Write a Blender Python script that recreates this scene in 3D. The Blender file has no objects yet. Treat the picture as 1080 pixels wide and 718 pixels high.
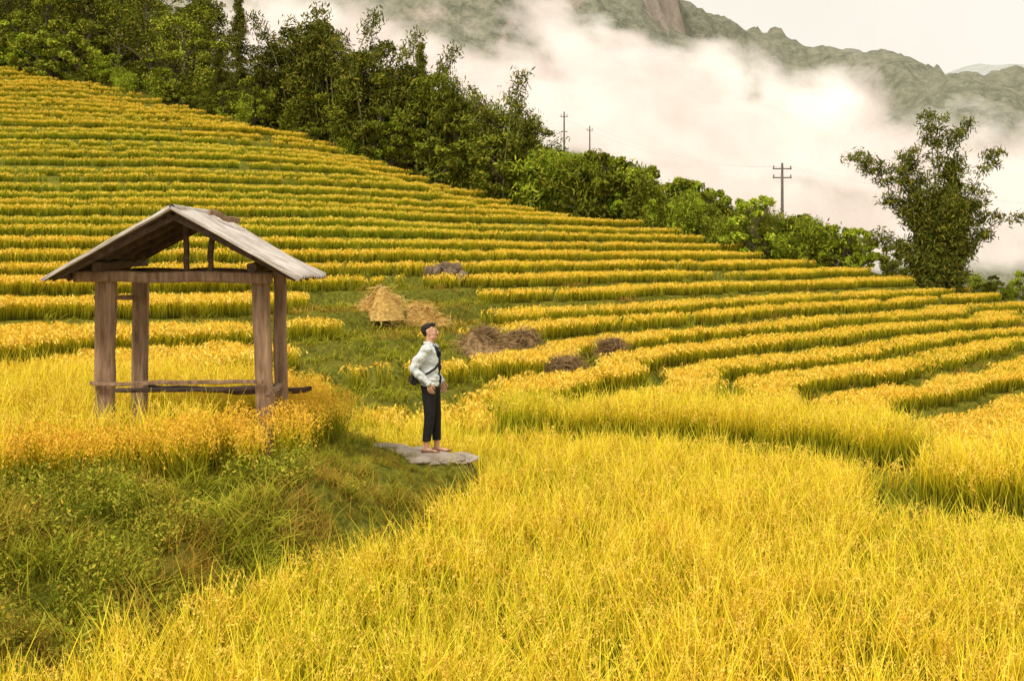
import bpy, bmesh, math, numpy as np
from mathutils import Vector, Matrix
from mathutils.bvhtree import BVHTree
R = np.random.RandomState(7)
scene = bpy.context.scene
FP = 1500.0; HY = 270.0
# ------------------------------------------------------------------ noise
_T = np.random.RandomState(3).rand(256, 256)
def vnoise(x, y):
    xi = np.floor(x).astype(int); yi = np.floor(y).astype(int)
    fx = x - xi; fy = y - yi
    fx = fx*fx*(3-2*fx); fy = fy*fy*(3-2*fy)
    a = _T[xi & 255, yi & 255]; b = _T[(xi+1) & 255, yi & 255]
    c = _T[xi & 255, (yi+1) & 255]; d = _T[(xi+1) & 255, (yi+1) & 255]
    return (a*(1-fx)+b*fx)*(1-fy)+(c*(1-fx)+d*fx)*fy
def fbm(x, y, o=4):
    r = 0; a = .5; t = 0
    for i in range(o):
        r = r + a*vnoise(x*(2**i)+i*17.3, y*(2**i)+i*9.1); t += a; a *= .5
    return r/t
def sstep(t):
    t = np.clip(t, 0, 1); return t*t*(3-2*t)
# ------------------------------------------------------------------ terrain definition
def P(px, py, Y, off=.60): return ((px-540)/FP*Y, Y, -(py-HY)/FP*Y-off)
cp = []
for px, lst in {
    1080: [(484, 24), (468, 31), (432, 41), (394, 51), (358, 63), (328, 78), (315, 88)],
    1250: [(510, 30), (440, 45), (380, 62), (340, 88)],
    900: [(440, 25), (452, 31), (432, 37), (398, 45), (362, 54), (328, 65), (300, 77), (281, 92)],
    700: [(440, 28), (414, 34), (378, 43), (340, 52), (300, 64), (264, 82), (240, 97)],
    540: [(420, 28), (400, 31), (350, 42), (300, 56), (262, 70), (232, 88), (212, 103)],
    300: [(395, 28), (350, 37), (300, 48), (250, 62), (200, 80), (150, 98), (131, 109)],
    0: [(378, 27), (345, 33), (300, 45), (250, 60), (200, 75), (150, 90), (100, 108), (70, 121)],
    -300: [(345, 33), (250, 60), (200, 72), (100, 98), (20, 126)]}.items():
    for py, Y in lst: cp.append(P(px, py, Y))
cp += [(8, 8, -3.5), (8.5, 15, -3.5), (14, 17, -3.8), (20, 25, -5), (30, 20, -8), (44, 30, -10), (50, 60, -8), (60, 90, -8),
       (0, 15, -3.5), (-10, 15, -3.0), (-30, 20, -1.6), (-40, 10, -2),
       (-60, 150, 25), (-35, 150, 21), (-10, 135, 8), (0, 130, 2.5), (12, 130, -1), (30, 130, -6), (60, 130, -14), (-90, 120, 26), (-90, 60, 9),
       (-10, 165, 9), (10, 165, -4), (60, 165, -22), (100, 100, -22), (100, 30, -14)]
cp = np.array(cp)
def tps_U(r2): return .5*r2*np.log(r2+1e-9)
CX = cp[:, :2]/50.; n_ = len(cp)
K = tps_U(((CX[:, None]-CX[None])**2).sum(-1)) + np.eye(n_)*.004
A = np.zeros((n_+3, n_+3)); A[:n_, :n_] = K; A[:n_, n_] = 1; A[n_, :n_] = 1
A[:n_, n_+1:] = CX; A[n_+1:, :n_] = CX.T
W = np.linalg.solve(A, np.r_[cp[:, 2], 0, 0, 0])
def tps(x, y):
    x = np.clip(x, -100, 110)/50.; y = np.clip(y, 0, 175)/50.
    r = W[n_] + W[n_+1]*x + W[n_+2]*y
    for i in range(n_):
        r = r + W[i]*tps_U((x-CX[i, 0])**2+(y-CX[i, 1])**2)
    return r
def base(x, y):
    z = tps(x, y)
    V = np.interp(y, [150, 250, 400, 600, 900, 3000], [-24, -40, -42, -20, 0, 0])
    t = sstep((y-150)/110)
    t2 = sstep((np.abs(x)-95)/120)
    z = z*(1-t)+V*t
    return z*(1-t2)+np.where(y > 150, V, -12)*t2
def field(x, y):
    return base(x, y) + (fbm(x/12.+5, y/10.+2, 3)-.5)*np.where(y > 50, .9+.6*sstep((y-60)/30), .9) + (vnoise(x/2.7, y/3.1)-.5)*.06
ZK = np.array([-60, -2.4, .3, 60.]); ST = [.40, .52, .57]
SK = np.array([(-60+2.4)/ST[0], 0, 2.7/ST[1], 2.7/ST[1]+59.7/ST[2]])
def Mmap(z): return np.interp(z, ZK, SK)
def Minv(s): return np.interp(s, SK, ZK)
JIT = (np.random.RandomState(11).rand(400)-.5)*.24
RPX = [-600, 0, 300, 540, 700, 900, 1080, 1400]; RY = [132, 122, 110, 104, 98, 92.5, 89, 86]
def ridgeY(x, y): return np.interp(540+FP*x/np.maximum(y, 1), RPX, RY)
POLY_L = np.array([(-30, 12), (-12, 13.2), (-5.3, 13.9), (-4.4, 14.3), (-3.2, 15.1), (-2.5, 16.1), (-2.3, 18.3), (-2.5, 20.2), (-3.2, 22.5), (-5, 24), (-30, 25)], float)
POLY_M = np.array([(-30, 8), (-7, 9), (-3.75, 10.1), (-3.2, 10.9), (-2.5, 12.3), (-2.0, 13.5), (-1.0, 15.2), (-.8, 17), (-.55, 18.4), (-.4, 19.3), (-.75, 20.1), (-2, 21.2), (-2.9, 23), (-4.5, 24.3), (-30, 25.3)], float)
POLY_F = np.array([(-40, 0), (17, 0), (17, 18.3), (5.7, 19.0), (5.9, 20.3), (4.9, 21.8), (3.4, 23), (0, 23.7), (-2.6, 24), (-40, 25)], float)
TONG = [(np.array([(4.9, 16.8), (5.5, 16.0), (8, 15.7), (17, 15.4), (17, 19.5), (9, 19.6), (6.4, 19.0), (5.2, 18.2)], float), -3.02),
        (np.array([(5.7, 20.1), (4.9, 20.7), (3.7, 21.9), (1.8, 23.0), (-.2, 23.5), (-.2, 25), (3, 25), (5.8, 23.2), (6.3, 21.4)], float), -3.08)]
def sdist(x, y, P_):
    d = np.full(np.shape(x), 1e9); ins = np.zeros(np.shape(x), bool)
    n = len(P_)
    for i in range(n):
        ax, ay = P_[i]; bx, by = P_[(i+1) % n]
        ex, ey = bx-ax, by-ay
        t = np.clip(((x-ax)*ex+(y-ay)*ey)/(ex*ex+ey*ey), 0, 1)
        d = np.minimum(d, np.hypot(x-ax-t*ex, y-ay-t*ey))
        c = ((ay > y) != (by > y)) & (x < (bx-ax)*(y-ay)/(by-ay+1e-12)+ax)
        ins ^= c
    return np.where(ins, d, -d)
def segd(x, y, a, b):
    ex, ey = b[0]-a[0], b[1]-a[1]
    t = np.clip(((x-a[0])*ex+(y-a[1])*ey)/(ex*ex+ey*ey), 0, 1)
    return np.hypot(x-a[0]-t*ex, y-a[1]-t*ey)
def pathd(x, y): return np.minimum(segd(x, y, (-3.0, 20.7), (-1.6, 19.6)), segd(x, y, (-1.6, 19.6), (-.8, 18.75)))
def H(x, y):
    x = np.asarray(x, float); y = np.asarray(y, float)
    q = field(x, y); e = .2
    g = np.hypot((field(x+e, y)-q)/e, (field(x, y+e)-q)/e)+.004
    s = Mmap(q); k = np.floor(s); fr = s-k
    lo = Minv(k); hi = Minv(k+1); st = hi-lo
    ki = (k.astype(int)+200) % 400
    rw = .30+.0015*np.minimum(y, 120)
    w = np.clip(rw*g/st, .02, .5)
    t = sstep((fr-(1-w))/w)
    z = lo+JIT[ki]+t*(hi+JIT[(ki+1) % 400]-lo-JIT[ki])
    dl = fr*st/g; df = (1-w-fr)*st/g
    ry = ridgeY(x, y)
    far = sstep((y-ry-1)/4)
    z = z*(1-far)+q*far
    bank = ((fr > 1-w) & (y < ry+1)).astype(float)
    zone = np.zeros(np.shape(x), int)
    zone[y > ry] = 4
    path = np.zeros(np.shape(x))
    near = (y < 31) & (x < 20)
    if near.any():
        xn = x[near]+ (vnoise(x[near]/1.1, y[near]/1.1)-.5)*.3; yn = y[near]+(vnoise(x[near]/1.3+9, y[near]/1.3)-.5)*.3
        dF = sdist(xn, yn, POLY_F); dM = sdist(xn, yn, POLY_M); dL = sdist(xn, yn, POLY_L)
        zn = z[near].copy(); zo = zone[near].copy(); bk = bank[near].copy(); dln = dl[near].copy(); dfn = df[near].copy()
        wF = sstep((dF+.4)/.4)
        zn = zn*(1-wF)+(-3.45)*wF
        bk = np.where((wF > .02) & (wF < .98), 1, np.where(wF >= .98, 0, bk))
        zo[dF > 0] = 1
        dln = np.where(dF > 0, dF, np.where(zo == 0, np.minimum(dln, -dF), dln)); dfn = np.where(dF > 0, 9, dfn)
        for Pt, zt in TONG:
            dT = sdist(xn, yn, Pt); wT = sstep((dT+.38)/.38)
            zn = zn*(1-wT)+zt*wT
            bk = np.where((wT > .02) & (wT < .98), 1, np.where(wT >= .98, 0, bk))
            zo = np.where(dT > 0, 1, zo)
            dln = np.where(dT > 0, dT, np.where(dT > -.75, -1, dln)); dfn = np.where(dT > 0, 9, dfn)
        inM = dM > 0
        tt = np.clip(dM, 0, 9)/(np.clip(dM, 0, 9)+np.clip(-dL, 0, 9)+1e-4)
        tt = np.where(dL > 0, 1, tt)
        t2 = 1-(1-tt)**2.0
        rough = (fbm(xn*1.3, yn*1.3, 3)-.5)*.6*np.clip(dM*2, 0, 1)*np.clip(-dL*2, 0, 1)
        zm = -3.45+1.0*t2+rough
        pd = pathd(xn, yn)
        pw = 1-sstep((pd-.3)/.5)
        zm = np.where(dL > 0, zm, zm*(1-pw)+(-2.70)*pw)
        zn = np.where(inM, zm, zn)
        zo = np.where(inM, np.where(dL > 0, 3, 2), zo)
        bk = np.where(inM, np.where(dL > 0, 0, 1), bk)
        pp = np.where(inM & (dL < 0), 1-sstep((pd-.16)/.16), 0)
        dln = np.where(inM, np.where(dL > 0, dL, -1), np.where(zo == 1, np.minimum(dln, -dM), dln))
        dfn = np.where(inM, 9, dfn)
        z[near] = zn; zone[near] = zo; bank[near] = bk; path[near] = pp; dl[near] = dln; df[near] = dfn
    z = z + (vnoise(x*2.3, y*2.3)-.5)*.05
    return dict(z=z, dl=dl, df=df, bank=bank, zone=zone, path=path, k=ki)
def Hz(x, y): return float(H(np.array([x]), np.array([y]))['z'][0])
def find(px, py, off=0, y0=25, y1=112):
    Y = np.arange(y0, y1, .2); X = (px-540)/FP*Y
    z = H(X, Y)['z']; pp = HY-FP*(z+off)/Y
    i = np.argmax(pp <= py)
    return X[i], Y[i], z[i]
HEAPS = [(402, 330, .3, .9), (442, 333, .3, .9), (468, 281, .45, .8), (512, 360, .45, 1.0), (548, 356, .45, .8), (598, 386, .5, .8), (645, 370, .5, .9)]
HP = [(*find(a, b, c), d) for a, b, c, d in HEAPS]
def grassy(x, y):
    a = np.exp(-(((x+3.6)/3.8)**2+((y-45)/12)**2)**1.5)
    a = np.maximum(a, .9*np.exp(-(((x+2.5)/2.2)**2+((y-33)/4)**2)))
    a = np.maximum(a, .8*np.exp(-(((x+11.5)/2.6)**2+((y-27)/3)**2)))
    return np.clip(a*1.5*(.1+1.4*fbm(x/2.0, y/2.5, 3)), 0, 1)
# ------------------------------------------------------------------ node helpers
def newmat(name):
    m = bpy.data.materials.new(name); m.use_nodes = True
    nt = m.node_tree; nt.nodes.clear()
    out = nt.nodes.new('ShaderNodeOutputMaterial')
    return m, nt, out
def N(nt, t, **kw):
    n = nt.nodes.new(t)
    for k, v in kw.items(): setattr(n, k, v)
    return n
def mixc(nt, f, a, b, mode='MIX'):
    n = nt.nodes.new('ShaderNodeMix'); n.data_type = 'RGBA'; n.blend_type = mode
    for s, v in ((n.inputs[0], f), (n.inputs[6], a), (n.inputs[7], b)):
        if isinstance(v, (int, float)): s.default_value = v
        elif isinstance(v, tuple): s.default_value = (*v, 1)
        else: nt.links.new(v, s)
    return n.outputs[2]
def math_(nt, op, a, b=0., c=0., clamp=False):
    n = nt.nodes.new('ShaderNodeMath'); n.operation = op; n.use_clamp = clamp
    for i, v in enumerate((a, b, c)):
        if isinstance(v, (int, float)): n.inputs[i].default_value = v
        else: nt.links.new(v, n.inputs[i])
    return n.outputs[0]
def noise(nt, scale, detail=4, rough=.55, vec=None, dist=0):
    n = nt.nodes.new('ShaderNodeTexNoise'); n.inputs['Scale'].default_value = scale
    n.inputs['Detail'].default_value = detail; n.inputs['Roughness'].default_value = rough
    n.inputs['Distortion'].default_value = dist
    if vec is None:
        g = nt.nodes.new('ShaderNodeNewGeometry'); vec = g.outputs['Position']
    nt.links.new(vec, n.inputs['Vector'])
    return n.outputs[0]
def ramp(nt, f, stops):
    n = nt.nodes.new('ShaderNodeValToRGB'); nt.links.new(f, n.inputs[0])
    el = n.color_ramp.elements
    while len(el) < len(stops): el.new(.5)
    for e, (p, c) in zip(el, stops): e.position = p; e.color = (*c, 1)
    return n.outputs[0]
def simple(name, c1, c2, scale=8, rough=.8, bump=.3, stretch=None, bscale=None, spec=.3):
    m, nt, out = newmat(name)
    tc = N(nt, 'ShaderNodeTexCoord'); vec = tc.outputs['Object']
    if stretch:
        mp = N(nt, 'ShaderNodeMapping'); mp.inputs['Scale'].default_value = stretch
        nt.links.new(vec, mp.inputs[0]); vec = mp.outputs[0]
    f = noise(nt, scale, 6, .6, vec)
    f2 = math_(nt, 'MULTIPLY_ADD', f, 2.4, -.7, clamp=True)
    col = mixc(nt, f2, c1, c2)
    b = N(nt, 'ShaderNodeBsdfPrincipled'); b.inputs['Roughness'].default_value = rough
    b.inputs['Specular IOR Level'].default_value = spec
    nt.links.new(col, b.inputs['Base Color'])
    if bump:
        bn = noise(nt, bscale or scale*3, 5, .6, vec)
        bp = N(nt, 'ShaderNodeBump'); bp.inputs['Strength'].default_value = bump; bp.inputs['Distance'].default_value = .02
        nt.links.new(bn, bp.inputs['Height']); nt.links.new(bp.outputs[0], b.inputs['Normal'])
    nt.links.new(b.outputs[0], out.inputs[0])
    return m
def leafshader(nt, out, col, tr=.35):
    d = N(nt, 'ShaderNodeBsdfDiffuse'); nt.links.new(col, d.inputs[0]); nt.links.new(d.outputs[0], out.inputs[0])
def foliage(name, dark, light, yellow=None, tr=.3):
    m, nt, out = newmat(name)
    a = N(nt, 'ShaderNodeAttribute', attribute_name='Col')
    sp = N(nt, 'ShaderNodeSeparateColor'); nt.links.new(a.outputs['Color'], sp.inputs[0])
    oi = N(nt, 'ShaderNodeObjectInfo')
    col = mixc(nt, sp.outputs[0], dark, light)
    if yellow: col = mixc(nt, math_(nt, 'MULTIPLY', math_(nt, 'POWER', sp.outputs[1], 3.), .8), col, yellow)
    v = math_(nt, 'MULTIPLY_ADD', oi.outputs['Random'], .6, .75)
    hs = N(nt, 'ShaderNodeHueSaturation'); nt.links.new(v, hs.inputs['Value']); nt.links.new(col, hs.inputs['Color'])
    leafshader(nt, out, hs.outputs[0], tr)
    return m
# ------------------------------------------------------------------ mesh builder
class MB:
    def __init__(s): s.v = []; s.f = []; s.m = []; s.c = []; s.n = 0
    def add(s, v, f, mi=0, c=(.5, .5, 0)):
        v = np.asarray(v, float); f = np.asarray(f)
        s.v.append(v); s.f += (f+s.n).tolist(); s.m += [mi]*len(f)
        c = np.asarray(c, float)
        if c.ndim == 1: c = np.tile(c, (len(v), 1))
        s.c.append(c); s.n += len(v)
    def tube(s, pts, rad, n=6, mi=0, c=(.5, .5, 0), cap=True):
        pts = np.asarray(pts, float); k = len(pts); rad = np.broadcast_to(rad, (k,))
        T = np.gradient(pts, axis=0); T /= np.linalg.norm(T, axis=1)[:, None]+1e-9
        up = np.array([0, 0, 1.]) if abs(T[0][2]) < .9 else np.array([1., 0, 0])
        V = []
        for i in range(k):
            a = np.cross(T[i], up); a /= np.linalg.norm(a)+1e-9; b = np.cross(T[i], a)
            th = np.arange(n)/n*2*np.pi
            V.append(pts[i]+rad[i]*(np.cos(th)[:, None]*a+np.sin(th)[:, None]*b))
        V = np.concatenate(V); F = []
        for i in range(k-1):
            for j in range(n):
                F.append((i*n+j, i*n+(j+1) % n, (i+1)*n+(j+1) % n, (i+1)*n+j))
        s.add(V, F, mi, c)
    def leaves(s, C, L, Wd, mi=0, c=None, dirs=None, rs=R, spread=1.):
        C = np.asarray(C, float); n = len(C)
        u = rs.normal(size=(n, 3))
        if dirs is not None: u = u*spread*.5+dirs
        u /= np.linalg.norm(u, axis=1)[:, None]
        w = np.cross(u, rs.normal(size=(n, 3))); w /= np.linalg.norm(w, axis=1)[:, None]
        sc = (.65+.7*rs.rand(n))[:, None]
        V = np.stack([C-u*L*sc*.5, C+w*Wd*sc*.5, C+u*L*sc*.5, C-w*Wd*sc*.5], 1).reshape(-1, 3)
        F = np.arange(n*4).reshape(n, 4)
        if c is None: c = np.c_[rs.rand(n), rs.rand(n), np.zeros(n)]
        s.add(V, F, mi, np.repeat(c, 4, axis=0))
    def mesh(s, name, mats, smooth=False):
        me = bpy.data.meshes.new(name)
        v = np.concatenate(s.v); me.from_pydata(v.tolist(), [], s.f)
        for m in mats: me.materials.append(m)
        me.polygons.foreach_set('material_index', np.array(s.m, np.int32))
        ca = me.color_attributes.new('Col', 'FLOAT_COLOR', 'POINT')
        c = np.concatenate(s.c); ca.data.foreach_set('color', np.c_[c, np.ones(len(c))].astype(np.float32).ravel())
        if smooth: me.polygons.foreach_set('use_smooth', np.ones(len(s.f), bool))
        me.update(); return me
def link(name, me, parent=None, loc=None, rotz=0, scl=None):
    o = bpy.data.objects.new(name, me); scene.collection.objects.link(o)
    if parent: o.parent = parent
    if loc is not None: o.location = loc
    if rotz: o.rotation_euler[2] = rotz
    if scl is not None: o.scale = scl
    return o
def grid_mesh(name, X, Y, Z, cols, mat):
    ny, nx = X.shape
    me = bpy.data.meshes.new(name)
    me.vertices.add(nx*ny); me.vertices.foreach_set('co', np.stack([X, Y, Z], -1).astype(np.float32).ravel())
    i = np.arange(nx*ny).reshape(ny, nx)
    F = np.stack([i[:-1, :-1], i[:-1, 1:], i[1:, 1:], i[1:, :-1]], -1).reshape(-1, 4)
    me.loops.add(F.size); me.loops.foreach_set('vertex_index', F.astype(np.int32).ravel())
    me.polygons.add(len(F)); me.polygons.foreach_set('loop_start', (np.arange(len(F))*4).astype(np.int32))
    me.polygons.foreach_set('use_smooth', np.ones(len(F), bool))
    me.update(calc_edges=True); me.validate()
    ca = me.color_attributes.new('Col', 'FLOAT_COLOR', 'POINT')
    ca.data.foreach_set('color', np.concatenate([cols, np.ones((*cols.shape[:2], 1))], -1).astype(np.float32).ravel())
    me.materials.append(mat)
    return me
# ------------------------------------------------------------------ ground
def geo(a, b, s, f):
    o = [a]
    while o[-1] < b: o.append(o[-1]+s); s *= f
    return o
xp = list(np.arange(0, 9, .2))+list(np.arange(9, 62, .34))+geo(62, 3500, .8, 1.12)
xs = np.array(sorted(set([-v for v in xp]+xp)))
ys = np.array(list(np.arange(1, 26, .2))+list(np.arange(26, 134, .3))+geo(134, 4500, .8, 1.08))
GX, GY = np.meshgrid(xs, ys)
h = H(GX.ravel(), GY.ravel())
GZ = h['z'].reshape(GX.shape)
cols = np.stack([h['bank'], np.maximum(grassy(GX.ravel(), GY.ravel()), (h['zone'] == 4)*1.), h['path']], -1).reshape(*GX.shape, 3)
m, nt, out = newmat('terrace_ground')
a = N(nt, 'ShaderNodeAttribute', attribute_name='Col'); sp = N(nt, 'ShaderNodeSeparateColor'); nt.links.new(a.outputs['Color'], sp.inputs[0])
n1 = noise(nt, 1.3, 4); n2 = noise(nt, 9, 4)
tread = mixc(nt, n1, (.15, .14, .02), (.26, .23, .03))
grass = mixc(nt, math_(nt, 'MULTIPLY_ADD', n2, 2.5, -.8, clamp=True), (.08, .08, .015), (.24, .22, .03))
bank = mixc(nt, math_(nt, 'MULTIPLY_ADD', n2, 2.5, -.8, clamp=True), (.08, .085, .015), (.23, .23, .03))
c = mixc(nt, sp.outputs[1], tread, grass); c = mixc(nt, sp.outputs[0], c, bank)
c = mixc(nt, sp.outputs[2], c, mixc(nt, n2, (.20, .15, .09), (.42, .34, .24)))
b = N(nt, 'ShaderNodeBsdfDiffuse'); nt.links.new(c, b.inputs[0])
bp = N(nt, 'ShaderNodeBump'); bp.inputs['Strength'].default_value = .6; bp.inputs['Distance'].default_value = .1
nt.links.new(n2, bp.inputs['Height']); nt.links.new(bp.outputs[0], b.inputs['Normal']); nt.links.new(b.outputs[0], out.inputs[0])
link('ground', grid_mesh('ground', GX, GY, GZ, cols, m))
# ------------------------------------------------------------------ scatter via geometry nodes
def scatter(name, pts, rot, scl, tint, protos, realize=True):
    col = bpy.data.collections.new(name+'_parts')
    for i, me in enumerate(protos):
        o = bpy.data.objects.new('%s_part_%02d' % (name, i), me); col.objects.link(o)
    n = len(pts); me = bpy.data.meshes.new(name); me.vertices.add(n)
    me.vertices.foreach_set('co', np.asarray(pts, np.float32).ravel())
    def at(nm, ty, arr, key='value'):
        q = me.attributes.new(nm, ty, 'POINT'); q.data.foreach_set(key, arr.ravel())
    at('rot', 'FLOAT_VECTOR', np.asarray(rot, np.float32), 'vector'); at('scl', 'FLOAT_VECTOR', np.asarray(scl, np.float32), 'vector')
    at('tint', 'FLOAT', np.asarray(tint, np.float32)); at('idx', 'INT', R.randint(0, len(protos), n).astype(np.int32))
    o = link(name, me)
    ng = bpy.data.node_groups.new(name, 'GeometryNodeTree')
    ng.interface.new_socket('Geometry', in_out='INPUT', socket_type='NodeSocketGeometry')
    ng.interface.new_socket('Geometry', in_out='OUTPUT', socket_type='NodeSocketGeometry')
    gi = ng.nodes.new('NodeGroupInput'); go = ng.nodes.new('NodeGroupOutput')
    ip = ng.nodes.new('GeometryNodeInstanceOnPoints'); ci = ng.nodes.new('GeometryNodeCollectionInfo')
    ci.inputs['Collection'].default_value = col; ci.inputs['Separate Children'].default_value = True; ci.inputs['Reset Children'].default_value = True
    def na(nm, ty):
        q = ng.nodes.new('GeometryNodeInputNamedAttribute'); q.data_type = ty; q.inputs[0].default_value = nm
        return [s for s in q.outputs if s.enabled and s.name == 'Attribute'][0]
    er = ng.nodes.new('FunctionNodeEulerToRotation')
    L = ng.links.new
    L(gi.outputs[0], ip.inputs['Points']); L(ci.outputs[0], ip.inputs['Instance']); ip.inputs['Pick Instance'].default_value = True
    L(na('idx', 'INT'), ip.inputs['Instance Index']); L(na('rot', 'FLOAT_VECTOR'), er.inputs[0]); L(er.outputs[0], ip.inputs['Rotation'])
    L(na('scl', 'FLOAT_VECTOR'), ip.inputs['Scale'])
    if realize:
        rz = ng.nodes.new('GeometryNodeRealizeInstances'); L(ip.outputs[0], rz.inputs[0]); L(rz.outputs[0], go.inputs[0])
    else: L(ip.outputs[0], go.inputs[0])
    md = o.modifiers.new('scatter', 'NODES'); md.node_group = ng
    return o
def tintnode(nt):
    a = N(nt, 'ShaderNodeAttribute', attribute_name='tint', attribute_type='INSTANCER'); b = N(nt, 'ShaderNodeAttribute', attribute_name='tint')
    return math_(nt, 'MAXIMUM', a.outputs['Fac'], b.outputs['Fac'])
def rice_mat():
    m, nt, out = newmat('rice')
    a = N(nt, 'ShaderNodeAttribute', attribute_name='Col'); sp = N(nt, 'ShaderNodeSeparateColor'); nt.links.new(a.outputs['Color'], sp.inputs[0])
    ti = tintnode(nt)
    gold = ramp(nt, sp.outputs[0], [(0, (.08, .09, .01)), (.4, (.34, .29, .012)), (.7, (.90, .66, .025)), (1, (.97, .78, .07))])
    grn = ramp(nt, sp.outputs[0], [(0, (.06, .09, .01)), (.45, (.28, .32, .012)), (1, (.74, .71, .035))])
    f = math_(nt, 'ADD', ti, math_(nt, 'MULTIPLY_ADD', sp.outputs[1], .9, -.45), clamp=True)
    c = mixc(nt, f, gold, grn)
    pan = mixc(nt, sp.outputs[1], (.88, .49, .035), (.97, .74, .15))
    pan = mixc(nt, math_(nt, 'MULTIPLY', ti, .4), pan, (.78, .70, .07))
    c = mixc(nt, sp.outputs[2], c, pan)
    leafshader(nt, out, c, .35)
    return m
RICE = rice_mat()
def ribbon(mb, p0, az, h, lean, w, c2, segs=4, bend=.25, mi=0):
    t = np.linspace(0, 1, segs+1)
    d = np.array([math.cos(az), math.sin(az)])
    r = lean*t*h+bend*h*t**3
    z = h*t*(1-.22*bend*t*t)
    X = np.c_[p0[0]+d[0]*r, p0[1]+d[1]*r, z]
    a2 = az+R.uniform(-1.2, 1.2); s = np.array([-math.sin(a2), math.cos(a2), 0])
    ww = w*.5*np.clip(1.1-t**1.5, .05, 1)*(.7+.6*np.minimum(t*3, 1)*.5)
    V = np.concatenate([X-s*ww[:, None], X+s*ww[:, None]])
    n = segs+1
    F = [(i, i+n, i+n+1, i+1) for i in range(segs)]
    hh = np.tile(t*h/.8, 2)
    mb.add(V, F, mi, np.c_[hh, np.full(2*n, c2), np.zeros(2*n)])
def panicle(mb, p0, az, h, far=False, droop=1., cs=1.):
    k = 9
    t = np.linspace(0, 1, k)
    d = np.array([math.cos(az), math.sin(az)])
    r = .04+.16*t; z = h+.06*np.sin(t*2.2)-.13*droop*t**2.2
    X = np.c_[p0[0]+d[0]*r, p0[1]+d[1]*r, z]
    if far:
        mb.leaves(X[3::2], .10, .035, c=np.tile([.9, R.rand(), 1.], (3, 1)), dirs=np.tile([d[0]*.5, d[1]*.5, -.6], (3, 1)), spread=.5)
    else:
        C = np.repeat(X[2:], 3, axis=0)+R.normal(size=((k-2)*3, 3))*.008
        n = len(C); mb.leaves(C, .024, .010, c=np.c_[np.full(n, .9), cs*np.clip(R.rand()*.6+R.rand(n)*.4, 0, 1), np.ones(n)], dirs=np.tile([d[0]*.6, d[1]*.6, -.8], (n, 1)), spread=.7)
def rice_clump(nl, npn, w, far=False, spread=.13, h0=.55, h1=.86, droop=1., cs=1., ph=(.52, .70), lean=.2):
    mb = MB()
    for i in range(nl):
        a = R.uniform(0, 6.28); r = spread*math.sqrt(R.rand()); p = (r*math.cos(R.uniform(0, 6.28)), r*math.sin(R.uniform(0, 6.28)))
        ribbon(mb, p, a, R.uniform(h0, h1), R.uniform(.02, lean), w*R.uniform(.7, 1.3), R.rand(), 2 if far else 3, R.uniform(0, .35))
    for i in range(npn):
        a = R.uniform(0, 6.28); r = spread*R.rand(); panicle(mb, (r*math.cos(a), r*math.sin(a)), R.uniform(0, 6.28), R.uniform(*ph), far, droop, cs)
    return mb
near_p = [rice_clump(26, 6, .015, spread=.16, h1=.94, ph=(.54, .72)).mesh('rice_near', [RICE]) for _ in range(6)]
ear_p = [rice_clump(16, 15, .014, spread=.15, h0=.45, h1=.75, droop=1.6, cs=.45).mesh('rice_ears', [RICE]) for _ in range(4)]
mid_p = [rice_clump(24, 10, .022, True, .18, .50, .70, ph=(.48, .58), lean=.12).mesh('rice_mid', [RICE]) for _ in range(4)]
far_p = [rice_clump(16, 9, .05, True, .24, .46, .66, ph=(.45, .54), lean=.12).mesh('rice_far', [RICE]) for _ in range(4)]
def tintf(x, y, hh):
    lv = np.random.RandomState(5).rand(400)[hh['k']]
    t = -.12+.45*lv+ (fbm(x/7, y/6, 3)-.5)*1.1
    up = sstep((y-56)/10)*(1-sstep((y-94)/12))*sstep((-x+5)/14)
    t = t+up*.55
    t = np.where(hh['zone'] == 1, .30+(fbm(x/2.2+4, y/3.0, 4)-.5)*1.5, t)
    t = np.where(hh['zone'] == 3, .15+(fbm(x/1.5, y/1.5, 3)-.5)*.9, t)
    return np.clip(t, 0, 1)
def sample(y0, y1, dens, xm=6):
    wmax = .37*y1+xm; n = int(dens*(y1-y0)*2*wmax)
    y = R.uniform(y0, y1, n); x = R.uniform(-wmax, wmax, n)
    k = np.abs(x) < .37*y+xm
    return x[k], y[k]
def put(name, x, y, z, hh, protos, s0=.85, s1=1.15, lean=.12, wind=.06, hs=None, tint=None, realize=True):
    n = len(x); sc = R.uniform(s0, s1, n); scl = np.c_[sc, sc, sc*R.uniform(.92, 1.08, n)]
    if hs is not None: scl *= hs[:, None]
    rot = np.c_[R.normal(0, lean, n), R.normal(wind, lean, n), R.uniform(0, 6.28, n)]
    scatter(name, np.c_[x, y, z], rot, scl, tintf(x, y, hh) if tint is None else tint, protos, realize)
SH = (-4.95, -2.9, 17.0, 18.7)
def rice_ok(x, y, hh, lip=.12, foot=.15):
    foot = np.where(hh['zone'] == 0, np.minimum(foot, .2*(hh['dl']+hh['df'])), foot)
    k = (hh['dl'] > lip) & (hh['df'] > foot) & (hh['zone'] != 4) & (hh['zone'] != 2) & (hh['bank'] < .5)
    k &= ~((x > SH[0]) & (x < SH[1]) & (y > SH[2]) & (y < SH[3]))
    for hx, hy, hz, hr_ in HP: k &= np.hypot(x-hx, (y-hy)*.8) > hr_*.8
    k &= R.rand(len(x)) > np.where(hh['zone'] == 0, grassy(x, y)*1.5, 0)
    return k
def sub(hh, k): return {a: b_[k] for a, b_ in hh.items()}
x, y = sample(6.5, 26, 22, 3); hh = H(x, y); k = rice_ok(x, y, hh, .05, .35)
edge = (hh['zone'] == 3) & (hh['dl'] < .8)
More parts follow.
